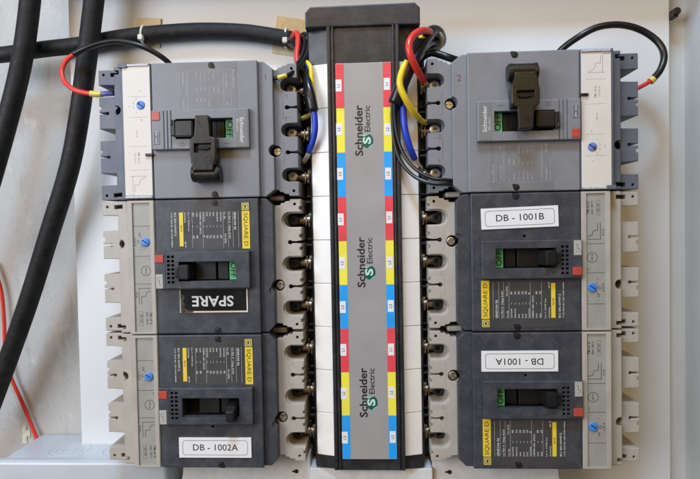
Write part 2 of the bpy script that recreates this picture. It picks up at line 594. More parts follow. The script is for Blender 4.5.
# ivory cover plates, nine on each sloping side
for sgn in (-1, 1):
    for i in range(9):
        z1 = 158.5 - i * 35.0
        z0 = z1 - 34.75
        u0, u1 = BX + sgn * 28.0, BX + sgn * 42.6
        dz = random.uniform(-0.15, 0.15)
        mb = MB()
        bm = mb.bm
        pts = [(u0, 18.4 + dz, z0), (u1, 22.7 + dz, z0), (u1, 22.7 + dz, z1), (u0, 18.4 + dz, z1)]
        a = [bm.verts.new(p) for p in pts]
        b = [bm.verts.new((p[0], p[1] + 2.2, p[2])) for p in pts]
        f = [bm.faces.new(a), bm.faces.new(b[::-1])] + [bm.faces.new((a[(k + 1) % 4], a[k], b[k], b[(k + 1) % 4])) for k in range(4)]
        bmesh.ops.bevel(bm, geom=list({e for x in f for e in x.edges}), offset=0.35, segments=2, affect='EDGES', clamp_overlap=True)
        bpart('cover_plate', mb, M['cream_plate'])
# the printed strip
strip = bpart('phase_strip', MB().box(BX - 21.9, BX + 21.9, -157.8, 157.8, 16.6, 18.2, 0.2), M['strip'])
strip['label'] = 'grey strip with red, yellow and blue blocks along both edges'
PC = ['p_red', 'p_yellow', 'p_blue']
for sgn in (-1, 1):
    for i in range(9):
        z1 = 157.6 - i * 35.0
        a, b = sorted((BX + sgn * 15.4, BX + sgn * 21.7))
        bpart('phase_block', MB().box(a, b, z1 - 34.9, z1 - 0.1, 16.45, 17.2), M[PC[i % 3]], strip)
        zc = z1 - 17.2 + random.uniform(-0.7, 0.7)
        cx = (a + b) / 2 - 0.4 + (0.3 if sgn > 0 else -0.6) + random.uniform(-0.3, 0.3)
        tg = bpart('phase_tag', MB().box(cx - 2.35, cx + 2.35, zc - 4.7, zc + 4.7, 16.3, 16.9), M['white'])
        bpart('lettering', MB().text('L%d' % (i % 3 + 1), cx, zc, 3.2, 16.24, 90, 0.03), M['ink'], tg, True)
# maker's mark, three times
for zc in (104.6, 0.4, -104.0):
    bpart('lettering', MB().text('Schneider', BX - 3.9, zc, 8.6, 16.5, 90, 0.19, fit=40), M['ink'], strip, True)
    bpart('lettering', MB().text('Electric', BX + 2.8, zc + 9.2, 6.4, 16.5, 90, 0.06, fit=20.5), M['ink'], strip, True)
    q = MB()
    gu, gv = BX + 2.4, zc - 8.0
    q.prism([(gu + 4.6 * math.cos(t * math.pi / 16), gv + 5.6 * math.sin(t * math.pi / 16)) for t in range(32)], 16.42, 16.9)
    bpart('emblem_disc', q, M['logo_green'], strip)
    q = MB().text('S', gu - 0.1, gv + 0.2, 8.4, 16.36, 90, 0.32, fit=5.6)
    for k in range(3):
        q.line([(gu - 3.4 + k * 0.5, gv + 4.0 - k * 0.2), (gu - 2.6 + k * 1.9, gv + 5.4)], 0.45, 16.37 + k * 0.002)
    q.line([(gu + 1.0, gv - 5.4), (gu + 3.8, gv - 3.2)], 0.5, 16.375)
    bpart('emblem_mark', q, M['logo_light'], strip, True)
# contact fingers from the housing to every breaker pole
for sgn in (-1, 1):
    for r in range(3):
        for k in (-1, 0, 1):
            z = 105.5 * (1 - r) + 35 * k
            x0 = BX + sgn * 50.0
            x1 = (-40.5 if sgn < 0 else 66.0)
            xe = BX + sgn * 44.0
            f = bpart('contact_finger', MB().rod((xe, 33, z), (x1 + sgn * 3.0, 33, z), 3.4, 18, bev=0.5).box(xe + sgn * 1.5, xe + sgn * 3.6, z - 5.5, z + 5.5, 30.5, 40, 0.5).box(xe + sgn * 4.4, xe + sgn * 5.4, z - 4.5, z + 3.5, 29, 38, 0.3), M['brass'], sm=35)
            bpart('collar', MB().rod((xe - sgn * 0.2, 33, z), (xe + sgn * 1.4, 33, z), 9.5, 28, bev=0.6).box(xe + sgn * 0.2, xe + sgn * 5.5, z + 13.5, z + 15.5, 27, 46, 0.4).box(xe + sgn * 0.2, xe + sgn * 4.5, z + 18.5, z + 20.0, 30, 46, 0.4), M['black'], f)
for wx_ in (-57.0, 82.0):
    for z in (52.75, -52.75):
        lk_ = MB().box(wx_ - 6, wx_ + 6, z - 2.2, z + 2.2, 15, 34, 1.2)
        link('linking_clip', lk_.mesh('linking_clip', M['clip'] if wx_ > 0 else M['clip_brown'], PO), pan)

# ================================================================== breakers
CACHE = {}


class Breaker:
    OU = 32.0            # u of the body's middle
    OD = PANF            # back

    def __init__(self, name, wx, wz, flip):
        """wx: world x of the line u = 0"""
        sg = -1 if flip else 1
        self.root = empty(name, (wx + sg * self.OU, self.OD, wz), flip)
        self.flip = flip

    def add(self, name, m, fn, key=None, parent=None, flat=False, sm=0):
        k = (key, m) if key else None
        if k and k in CACHE:
            me = CACHE[k]
        else:
            me = fn().mesh(name, M[m], (self.OU, self.OD, 0), flat)
            if sm: smooth(me, sm)
            if k: CACHE[k] = me
        return link(name, me, parent or self.root)


H = 52.3


def slots_right(U1, inner, hw, centres, key_u, keys, key_r, slit, v_top, notch):
    """outline of the line-side terminal block: U slots and keyholes open to the right edge"""
    ev = [(c, 's') for c in centres] + [(k, 'k') for k in keys]
    ev.sort()
    p = [(90, -v_top + 5), (96.5, -v_top + 5), (96.5, -v_top + notch), (100, -v_top + notch), (100, -v_top + 1.8), (104, -v_top + 1.8), (104, -v_top), (U1, -v_top)]
    for c, t in ev:
        if t == 's':
            p += [(U1, c - hw)] + arc(inner + hw, c, hw, 270, 90, 10) + [(U1, c + hw)]
        else:
            p += [(U1, c - slit * 1.6), (key_u + key_r + 3.2, c - slit)]
            a = math.degrees(math.asin(slit / key_r))
            p += arc(key_u, c, key_r, 360 - a, a, 12)
            p += [(key_u + key_r + 3.2, c + slit), (U1, c + slit * 1.6)]
    p += [(U1, v_top), (104, v_top), (104, v_top - 1.8), (100, v_top - 1.8), (100, v_top - notch), (96.5, v_top - notch), (96.5, v_top - 5), (90, v_top - 5)]
    return p


def teeth_left(U0, inner, hw, centres, key_u, keys, key_r, slit, v_top, rad):
    ev = [(c, 's') for c in centres] + [(k, 'k') for k in keys]
    ev.sort(reverse=True)
    p = [(-20, v_top), (U0 + 0.6, v_top), (U0, v_top - 0.6)]
    for c, t in ev:
        if t == 's':
            p += [(U0, c + hw)] + arc(inner - rad, c + hw - rad, rad, 90, 0, 4) + arc(inner - rad, c - hw + rad, rad, 0, -90, 4) + [(U0, c - hw)]
        else:
            a = math.degrees(math.asin(slit / key_r))
            p += [(U0, c + slit)] + arc(key_u, c, key_r, 180 - a, -180 + a, 12) + [(U0, c - slit)]
    p += [(U0, -v_top + 0.6), (U0 + 0.6, -v_top), (-20, -v_top)]
    return p


def boss_screw(B, u, v, up, kind):
    """black cover screw in a notched round seat"""
    sgn = 1 if up else -1
    sc = B.add('cover_screw', 'black', lambda: MB().cyl(u, v, 2.5, -0.25, 2, 20).box(u + 0.6, u + 2.9, v - 2.6, v - 0.4, -0.3, 1), ('scr', kind, u, v))
    B.add('screw_head', 'dark_steel', lambda: MB().cyl(u, v, 1.65, -0.7, 1, 16, 0.3).cut(MB().box(u - 1.2, u + 1.2, v - 0.25, v + 0.25, -2, 0.1).box(u - 0.25, u + 0.25, v - 1.2, v + 1.2, -2, 0.1)), ('scrh', kind, u, v), sc, sm=35)


def common(B, kind):
    ez = kind == 'ez'
    shell = 'grey' if ez else 'navy'
    stepm = 'grey' if ez else 'navy_step'
    term = 'grey' if ez else 'beige'
    UC = 82.8 if ez else 81.4
    UT = 111.6 if ez else 112.4
    # ---- case behind the cover
    B.add('case', 'slate' if ez else 'navy_step', lambda: MB().box(-30, 94, -H + 0.2, H - 0.2, 34, 75.9, 0.8), ('case', kind))
    # ---- front cover
    wu0, wu1, wv0, wv1 = (19.8, 64.0, -7.2, 8.0) if ez else (19.5, 64.1, -10.7, 4.3)

    def cover():
        mb = MB().box(0, UC, -H, H, 0, 34.2, 0.9)
        return mb.cut(MB().box(wu0 - 2, wu1 + 2, wv0 - 2, wv1 + 2, -5, 20).cyl(41.6, 19.2 if ez else -19.6, 1.15, -3, 9, 16))
    B.add('cover', shell, cover, ('cover', kind))
    B.add('window_lining', 'black_dull', lambda: MB().box(wu0 - 1.9, wu1 + 1.9, wv0 - 1.9, wv1 + 1.9, 15, 19.9), ('lining', kind))
    B.add('test_hole', 'black_dull', lambda: MB().cyl(41.6, 19.2 if ez else -19.6, 1.1, 6, 8.9, 12), ('thole', kind))
    # ---- stepped side of the cover and the line-side terminals
    md = (94.0, -16.4)

    def step():
        mb = MB().prism([(UC - 1, H - 0.1), (86.5, H - 0.1), (93.6 if ez else 91.8, 46.6), (93.6 if ez else 91.8, -46.6), (86.5, -H + 0.1), (UC - 1, -H + 0.1)], 4.2, 34.1, 0.6)
        mb.cut(MB().cyl(md[0], md[1], 4.7, -3, 24, 28))
        if not ez:
            mb.cut(MB().cyl(90.5, -19.5, 3.0, 3.0, 5.2, 16))
        return mb
    B.add('cover_step', stepm, step, ('step', kind))

    def block():
        out = slots_right(UT, 98.2, 5.3 if ez else 5.5, (-35, 0, 35), 103.4, (-17.5, 17.5), 2.0, 0.75, 51.6, 3.2)
        mb = MB().prism(out, 11.5 if not ez else 9.5, 60, 0.35, 1)
        if not ez:
            led = MB()
            for v in (-35, 0, 35):
                hw2 = 6.6
                led.prism([(UT + 2, v - hw2)] + arc(96.9 + hw2, v, hw2, 270, 90, 12) + [(UT + 2, v + hw2)], 8, 13.6)
            for v in (-22.5, -12.5, 12.5, 22.5, 44.6, -44.6):
                led.box(UT - 1.6, UT + 2, v - 1.3, v + 1.3, 8, 26)
            mb.cut(led)
        for v in (-35, 0, 35):
            mb.frustum(95, 103.5 if not ez else 100.5, v - 6.5, v + 6.5, 22, 44, (0, 5 if not ez else 1, 0, 0))
        mb.cut(MB().cyl(md[0], md[1], 4.6, 5, 26, 28).cyl(107.6, 47.6, 1.15, 5, 20, 12).cyl(107.6, -47.6, 1.15, 5, 20, 12))
        return mb
    tb = B.add('terminal_block', term, block, ('block', kind))
    B.add('block_marking', 'ink_mold_dark' if ez else 'ink_mold', lambda: MB().line([(100.4, 26), (100.4, 9.5)], 0.2, (9.5 if ez else 11.5) - 0.04).line([(100.4, -9), (100.4, -26)], 0.2, (9.5 if ez else 11.5) - 0.04).line([(100.4, 9.5), (107, 9.5)], 0.2, (9.5 if ez else 11.5) - 0.03).text('PUSH', 102.4, 8.6, 1.7, (9.5 if ez else 11.5) - 0.05, -90).text('PZ2', 103.2, 26.5, 1.7, (9.5 if ez else 11.5) - 0.05, -90), ('bmark', kind), tb, True)
    B.add('hole_lining', 'black_dull', lambda: MB().cyl(md[0], md[1], 4.5, 20, 24.5, 24), ('mlin', kind))
    ms = B.add('fixing_screw', 'steel', lambda: MB().cyl(md[0] + 0.8, md[1], 3.3, 12, 20.5, 22, 0.6).cut(MB().box(md[0] - 1.7, md[0] + 3.3, md[1] - 0.4, md[1] + 0.4, 5, 13.4).box(md[0] + 0.4, md[0] + 1.2, md[1] - 2.5, md[1] + 2.5, 5, 13.4)), ('mscr', kind), sm=35)
    for v in (-35, 0, 35):
        B.add('clamp_well', 'black_dull', lambda: MB().box(92.5, UT - 1.2, v - 5.6, v + 5.6, 40, 60.2), ('well', kind, v))
        B.add('terminal_screw', 'steel' if ez else 'dark_steel', lambda: MB().cyl(104.6, v, 4.3, 24 if ez else 26, 42, 24, 0.8).cut(MB().prism([(104.6 + 2.1 * math.cos(i * math.pi / 3), v + 2.1 * math.sin(i * math.pi / 3)) for i in range(6)], 10, 30)), ('tscr', kind, v), sm=35)
        B.add('terminal_plate', 'brass', lambda: MB().box(98.8, UT + 1.4, v - 4.9, v + 4.9, 42.2, 45.2, 0.4), ('tpl', kind, v))
    # ---- load-side terminals: teeth
    def teeth():
        hw = 4.9 if ez else 6.2
        out = teeth_left(-48.4, -33.6, hw, (-35.2, 0.3, 35.2), -41.6, (-17.5, 17.5), 1.6, 0.75, 51.8, 1.0 if ez else 1.6)
        mb = MB().prism(out, 13, 50, 0.35, 1)
        mb.cut(MB().cyl(-44.2, 48.2, 1.15, 5, 25, 12).cyl(-44.2, -48.2, 1.15, 5, 25, 12).cyl(-31.4, 18.4, 3.7, 5, 40, 22)
               .box(-38.5, -25, 46.4, 49.6, 5, 22).box(-38.5, -25, -49.6, -46.4, 5, 22).box(-49, -46.6, 20.5, 23.5, 5, 60).box(-49, -46.6, -14.5, -11.5, 5, 60))
        return mb
    B.add('load_terminal_block', 'slate' if ez else 'beige', teeth, ('teeth', kind))
    B.add('fixing_well', 'black_dull', lambda: MB().cyl(-31.4, 18.4, 3.65, 30, 39.8, 20), ('fwell', kind))

    def trunk():
        mb = MB().frustum(-33.6, -19, -H + 0.1, H - 0.1, 6.5, 33, (1.0, 0, 0, 0), 0.5)
        return mb.cut(MB().cyl(-31.4, 18.4, 3.7, 5, 40, 22).box(-38.5, -28.5, 46.4, 49.6, 5, 22).box(-38.5, -28.5, -49.6, -46.4, 5, 22))
    B.add('terminal_shoulder', 'slate' if ez else 'beige', trunk, ('trunk', kind))
    boss_screw(B, 47.2, 49.2, True, kind)
    boss_screw(B, 47.6, -49.6, False, kind)
    return UC


def trip_unit_sq(B):
    def frame():
        mb = MB().frustum(-24.6, -0.5, -H, H, -0.4, 33, (2.6, 0, 0, 0), 0.45)
        return mb.cut(MB().box(-17.9, -4.0, -50.6, 50.2, -3, 1.0))
    t = B.add('trip_unit', 'beige', frame, ('trip',))
    B.add('setting_panel', 'trip_panel', lambda: MB().box(-17.8, -4.1, -50.5, 50.1, 0.7, 3), ('tpanel',), t)
    kn = B.add('adjustment_knob', 'blue_knob', lambda: MB().cyl(-8.4, 19.8, 3.35, -0.5, 2, 26, 0.5).cut(MB().prism([(-10.4, 21.6), (-6.2, 18.6), (-6.5, 18.0), (-10.8, 21.0)], -2, 0.3)), ('tknob',), sm=40)

    def slotp():
        return MB().line([(-10.3, 21.2), (-6.6, 18.6)], 0.8, 0.25).line([(-10.3, 21.2), (-9.9, 19.8)], 0.6, 0.24).line([(-10.3, 21.2), (-8.9, 21.3)], 0.6, 0.23)
    B.add('arrow', 'ink', slotp, ('tarrow',), kn, True)

    def pr():
        d = 0.66
        q = MB()
        for v in (32.3, 8.8, -13.0):
            q.line([(-17.4, v), (-4.6, v)], 0.36, d)
        for (u, v, a, b) in ((-12.4, 24.4, -11.2, 23.0), (-12.9, 20.0, -12.0, 20.0), (-12.4, 15.6, -11.2, 16.8)):
            q.line([(u, v), (a, b)], 0.25, d)
        q.text('0,8', -12.9, 25.8, 2.3, d, -90, 0.05).text('0,9', -14.1, 20.3, 2.3, d, -90, 0.05).text('1', -12.4, 13.8, 2.3, d, -90, 0.05).text('x 63 A', -16.4, 20, 2.3, d, -90, 0.05)
        q.text('Ir', -6.0, 30, 1.8, d, -90).text('Im', -5.6, 6.2, 1.8, d, -90)
        q.ring(-8.5, -2.6, 3.7, 0.42, d).text('500 A', -8.5, -2.6, 2.0, d, -90, 0.05)
        q.line([(-14.6, -16.4), (-14.6, -28.6)], 0.42, d).line([(-14.6, -16.4), (-5, -16.4)], 0.42, d)
        q.line([(-12.6, -28.4), (-12.6, -23.0), (-9.4, -22.6), (-8.4, -19.6), (-7.0, -18.8), (-5, -18.6)], 0.42, d)
        q.text('8 x In', -16.5, -21.5, 2.0, d, -90, 0.05)
        q.text('TM 63 D', -5.6, -40, 2.7, d, -90, 0.07).text('63A / 40°C', -8.6, -40, 2.2, d, -90, 0.06)
        q.line([(-11.9, -34.5), (-11.9, -45.5), (-14.4, -45.5), (-14.4, -34.5)], 0.22, d, True).text('NS 100', -13.1, -40, 2.2, d, -90, 0.05)
        q.text('~   - - -', -16.4, -39, 2.2, d, -90)
        q.text('I', -10.6, 41.5, 1.8, d, 0)
        return q
    B.add('setting_print', 'ink_grey', pr, ('tprint',), t, True)


def trip_unit_ez(B):
    t = B.add('trip_unit', 'slate', lambda: MB().frustum(-27.0, -0.4, -H, H, 0.2, 33, (2.4, 0, 0, 0), 0.45), ('etrip',))
    lab = B.add('setting_label', 'cream', lambda: MB().box(-22.6, -1.0, -49.4, 50.6, -0.5, 1.0, 0.25), ('elabel',), t)
    B.add('clear_flap_end', 'flap', lambda: MB().box(-22.3, -1.6, 50.0, 51.8, -1.3, 1.2, 0.4), ('eflap',), t)
    B.add('clear_flap_end', 'flap', lambda: MB().box(-22.3, -0.9, -51.6, -49.6, -1.6, 1.2, 0.4).box(-21.5, -16, -49.6, -48.4, -1.0, 0.2, 0.2), ('eflap2',), t)
    B.add('flap_catch', 'slate', lambda: MB().box(-25.6, -18.6, 49.0, 52.1, -1.8, 1.0, 0.4), ('ecatch',), t)
    B.add('flap_pin', 'black', lambda: MB().box(-5.6, 0.4, -19.2, -17.2, -2.2, 0.6, 0.4), ('epin',), t)
    kn = B.add('adjustment_knob', 'blue_knob_pale' if B.flip else 'blue_knob', lambda: MB().cyl(-8.6, 20.3, 3.35, -1.2, 1, 26, 0.5), 'eknob' + str(B.flip), sm=40)
    B.add('arrow', 'ink', lambda: MB().line([(-10.6, 21.9), (-6.6, 18.7)], 0.9, -1.24).line([(-10.6, 21.9), (-10.2, 20.2)], 0.6, -1.25).line([(-10.6, 21.9), (-9.0, 22.0)], 0.6, -1.26), ('earrow',), kn, True)

    def pr():
        d = -0.54
        q = MB()
        q.text('0,7', -12.3, 25.2, 1.8, d, -90).text('0,8', -14.2, 22.2, 1.7, d, -90).text('0,9', -14.2, 18.6, 1.7, d, -90).text('1', -12.2, 14.8, 1.8, d, -90)
        q.text('A', -17.8, 19.6, 1.8, d, -90).text('Ir', -9.0, 31.0, 1.8, d, -90).text('Im', -8.2, 8.6, 1.8, d, -90)
        q.text('1250 A', -12.2, -1.6, 1.9, d, -90).text('TM 160 D', -11.2, -20.3, 2.2, d, -90, 0.02).text('125/160 A', -14.0, -20.3, 1.9, d, -90)
        q.text('~', -18.6, -16, 2.2, d, -90)
        q.line([(-17.9, -34.5), (-6, -34.5)], 0.25, d).line([(-16.4, -34), (-16.4, -47)], 0.25, d).line([(-15, -47), (-15, -41.5), (-11.6, -41.2), (-10.6, -38), (-8.6, -36), (-6, -35)], 0.25, d)
        return q
    B.add('setting_print', 'ink_faint', pr, ('eprint',), lab, True)

    def faint():
        q = MB()
        for v in (26.9, 11.0, -11.4, -29.6):
            q.line([(-18.5, v), (-4, v)], 0.16, -0.53)
        return q
    B.add('setting_rule', 'ink_faint', faint, ('erule',), lab, True)


def toggle(B, u, v0, v1, key, w=12.5, long_=False):
    t = B.add('handle', 'black', lambda: MB().frustum(u, u + w, v0, v1, -10.5, 8, (1.2, 1.2, 1.2, 1.2), 0.8), ('tog', key))
    return t


def plate_text(B, name, m, u, v, w, h, d, txt, size, ang, ink, rim=None, key=None, bold=0.0, fit=None):
    p = B.add(name, m, lambda: MB().box(u - w / 2, u + w / 2, v - h / 2, v + h / 2, d, d + 1.4, 0.12))
    B.add('lettering', ink, lambda: MB().text(txt, u, v - 0.1, size, d - 0.05, ang, bold, fit), None, p, True)
    if rim:
        B.add('rounded_border', 'ink_grey', lambda: MB().line(rrect(u - w / 2 + 2.4, u + w / 2 - 2.4, v - h / 2 + 1.9, v + h / 2 - 1.9, 2.0), 0.3, d - 0.04, True), None, p, True)
    return p


def square_breaker(wx, wz, flip, label, on=False, name_tag=None, spare=False, tag_rot=0.0):
    B = Breaker('circuit_breaker', wx, wz, flip)
    tag(B.root, label, 'circuit breaker', 'dark blue moulded case breakers')
    common(B, 'sq')
    trip_unit_sq(B)
    # ---- escutcheon round the handle
    def esc():
        mb = MB().box(0.9, 74.6, -16.6, 12.2, -3.2, 2.6, 0.7)
        c = MB().box(19.5, 64.1, -10.7, 4.3, -6, 6)
        for i in range(2):
            for j in range(7):
                c.box(10.6 + i * 3.3, 12.8 + i * 3.3, 7.2 - j * 3.25, 9.2 - j * 3.25, -6, -0.6)
        return mb.cut(c)
    e = B.add('escutcheon', 'navy', esc, ('esc',))
    e.location = (0, -1.8 * MM, 0)
    B.add('vent_backing', 'black_dull', lambda: MB().box(10.3, 16.4, -13.2, 9.6, -0.9, -0.55), ('vent',), e)
    B.add('groove', 'navy_step', lambda: MB().box(8.6, 9.2, -16.2, 11.8, -3.35, -3.0), ('egro',), e)
    B.add('off_symbol', 'ink_mold_dark', lambda: MB().ring(22.6, -13.6, 1.1, 0.3, -3.25), ('esym0',), e, True)
    B.add('trip_symbol', 'ink_mold_dark', lambda: MB().line([(41, -14.6), (44, -12.6)], 0.3, -3.25), ('esym1',), e, True)
    B.add('on_symbol', 'ink_mold_dark', lambda: MB().line([(61.5, -13.6), (64, -13.6)], 0.3, -3.25), ('esym2',), e, True)
    B.add('switch_symbol', 'ink_mold_dark', lambda: MB().line([(20, 8), (27, 8), (31, 10)], 0.25, -3.25).line([(31, 8), (38, 8)], 0.25, -3.25).line([(29.5, 7.4), (29.5, 8.8)], 0.25, -3.26), ('esym3',), e, True)
    tb = B.add('test_button', 'red', lambda: MB().box(1.3, 8.0, 3.9, 9.9, -3.9, -2, 0.35), ('redb',), e)
    B.add('button_mark', 'ink_mold', lambda: MB().line([(3, 5.4), (6.4, 5.4), (6.4, 8.4), (3, 8.4)], 0.2, -3.95, True), ('redm',), tb, True) if False else None
    st = B.add('paper_sticker', 'offwhite', lambda: MB().box(1.5, 7.0, -16.0, -5.0, -3.42, -2.5, 0.1), ('stk',), e)
    B.add('scribble', 'ink_grey', lambda: MB().line([(2.6, -7.5), (3.4, -10), (4.6, -10.2), (4.2, -12.6), (5.6, -13.4)], 0.3, -3.46).text('x', 4.8, -7.6, 2.0, -3.46, -90), ('scrb',), st, True)
    # ---- slider, flag and handle
    B.add('slider', 'slider', lambda: MB().box(30, 46, -10.4, 4.1, 4.0, 8, 0.4).box(47, 55.5, -10.4, 4.1, 5.5, 9, 0.4), ('sli',))
    if on:
        t = B.add('handle', 'black', lambda: MB().frustum(53.5, 63.9, -12.6, 3.6, -9.5, 8, (1.5, 1.5, 0.6, 4.5), 0.9).box(55.2, 61.6, -12.0, -3.6, -12.4, -8, 0.8), ('togon',))
    else:
        f = B.add('state_flag', 'green', lambda: MB().box(57.2, 63.4, -10.4, 4.1, 1.5, 3, 0.2), ('flag',))
        B.add('lettering', 'ink', lambda: MB().text('OFF', 60.2, -2.8, 6.2, 1.44, -90, 0.1, fit=11.4), ('flagt',), f, True)
        t = B.add('handle', 'black', lambda: MB().frustum(19.2, 31.0, -9.6, 2.9, -9.0, 8, (1.4, 2.6, 0.8, 0.8), 0.8).box(17.2, 20.4, -7.6, 0.4, -7.5, -3.0, 0.6), ('togoff',))
    # ---- rating label
    lab = B.add('rating_label', 'info_dark', lambda: MB().box(12.6, 74.6, 13.2, 49.6, -0.22, 0.6, 0.06), ('info',))

    def info():
        d = -0.27
        q = MB()
        X = lambda x: 62.8 + (x - 518) * 0.1223
        V = lambda y: 42.3 - (y - 108) * 0.1288
        def t(s_, x, y0, y1, size, bold=0.0):
            q.text(s_, X(x), (V(y0) + V(y1)) / 2, size, d, -90, bold, fit=V(y0) - V(y1))
        t('GNS100 N', 518, 108, 215, 2.5, 0.06)
        t('Ui 750 V  Uimp 8 kV', 484, 108, 268, 1.9, 0.03)
        t('Ue (V)', 452, 108, 152, 1.9, 0.03); t('Icu (kA)', 456, 240, 296, 1.9, 0.03)
        for x, a, b in ((428, '220/240', '85'), (405, '380/415', '36'), (382, '440', '35'), (360, '500', '25'), (340, '525', '22'), (320, '660/690', '8')):
            t(a, x, 108, 165 if '/' in a else 134, 1.7, 0.02); t('~', x, 188, 200, 2.2, 0.03); t(b, x, 248, 266 if len(b) > 1 else 258, 1.8, 0.04)
        t('NEMA AB1 (HIC)', 297, 108, 240, 1.7, 0.02)
        for x, a, b in ((275, '240', '85'), (252, '480', '35')):
            t(a, x, 108, 136, 1.7, 0.02); t('~', x, 188, 200, 2.2, 0.03); t(b, x, 248, 266, 1.8, 0.04)
        t('Ics = 100% Icu', 222, 108, 220, 1.7, 0.02)
        t('50/60Hz', 198, 108, 170, 1.6, 0.02); t('cat A', 200, 280, 318, 1.8, 0.05)
        t('IEC EN 60947-2', 135, 108, 248, 2.1, 0.03)
        t('UTE VDE BS CEI UNE NEMA', 112, 108, 318, 1.5, 0.02)
        for x in (540, 505, 475, 443, 313, 245):
            q.line([(X(x), V(108)), (X(x), V(320))], 0.16, d)
        return q
    B.add('rating_print', 'ink_white', info, ('infot',), lab, True)
    y = B.add('maker_band', 'yellow', lambda: MB().box(68.3, 74.3, 13.6, 42.6, -0.42, 0.3, 0.06), ('band',))
    B.add('lettering', 'ink', lambda: MB().text('SQUARE D', 71.2, 28.4, 4.3, -0.47, -90, 0.0, fit=25.5), ('bandt',), y, True)
    g = B.add('maker_emblem', 'pale_yellow', lambda: MB().box(68.3, 73.9, 43.3, 48.9, -0.42, 0.3, 0.06), ('embl',))
    B.add('emblem_mark', 'ink', lambda: MB().line(rrect(69.2, 73.0, 44.2, 48.0, 0.6, 2), 0.35, -0.47, True).sheet([(70.4, 45.2), (71.8, 45.2), (71.8, 47.0), (70.4, 47.0)], -0.47), ('emblm',), g, True)
    ys = B.add('yellow_band', 'yellow', lambda: MB().box(19.2, 22.3, 16.0, 42.3, -0.42, 0.3, 0.06), ('yband',))
    B.add('lettering', 'ink', lambda: MB().text('NS100', 20.7, 30.0, 1.9, -0.47, -90, 0.03), ('ybandt',), ys, True)
    # ---- name plate
    if name_tag:
        txt, u, v, rot, upright_ = name_tag
        a = 0 if upright_ else 180
        p = B.add('name_label', 'white', lambda: MB().box(-28.6, 28.6, -7.9, 7.9, -0.9, 0.5, 0.15), ('nlab',))
        L1 = B.add('lettering', 'ink', lambda: MB().text(txt, 0, 0, 7.0, -0.96, a, 0.03, fit=35.5), None, p, True)
        L2 = B.add('rounded_border', 'ink_grey', lambda: MB().line(rrect(-25.6, 25.6, -5.7, 5.7, 2.2), 0.32, -0.95, True), ('nbord',), p, True)
        # the mesh origin is the breaker's base: turn and shift the plate in place
        off = Vector((B.OU, B.OD, 0))
        m = Matrix.Translation((Vector((u, 0, v)) - off) * MM) @ Matrix.Rotation(-math.radians(rot), 4, 'Y') @ Matrix.Translation(off * MM)
        p.matrix_local = m
        p['label'] = 'white plate reading ' + txt
    if spare:
        p = B.add('name_label', 'label_core', lambda: MB().box(18.3, 71.6, -35.6, -17.2, -0.9, 0.4, 0.15))
        p['label'] = 'black plate with painted brown reflection, reading SPARE upside down'
        B.add('face', 'label_black', lambda: MB().box(18.9, 70.5, -34.2, -17.3, -1.25, -0.2, 0.15), None, p)
        B.add('brown_reflection', 'reflection_brown', lambda: MB().prism([(18.8, -20.5), (21.0, -21.4), (22.4, -23.6), (20.8, -26), (22.6, -29), (22.0, -32), (25, -33.6), (29, -34.0), (28, -35.2), (23, -35.4), (19.2, -35.4)], -1.32, -0.5), None, p)  # brown reflection painted as a patch over the plate's lower corner
        B.add('lettering', 'ink_white', lambda: MB().text('SPARE', 44.3, -26.2, 11.2, -1.32, 180, 0.22, fit=32.5), None, p, True)
    return B


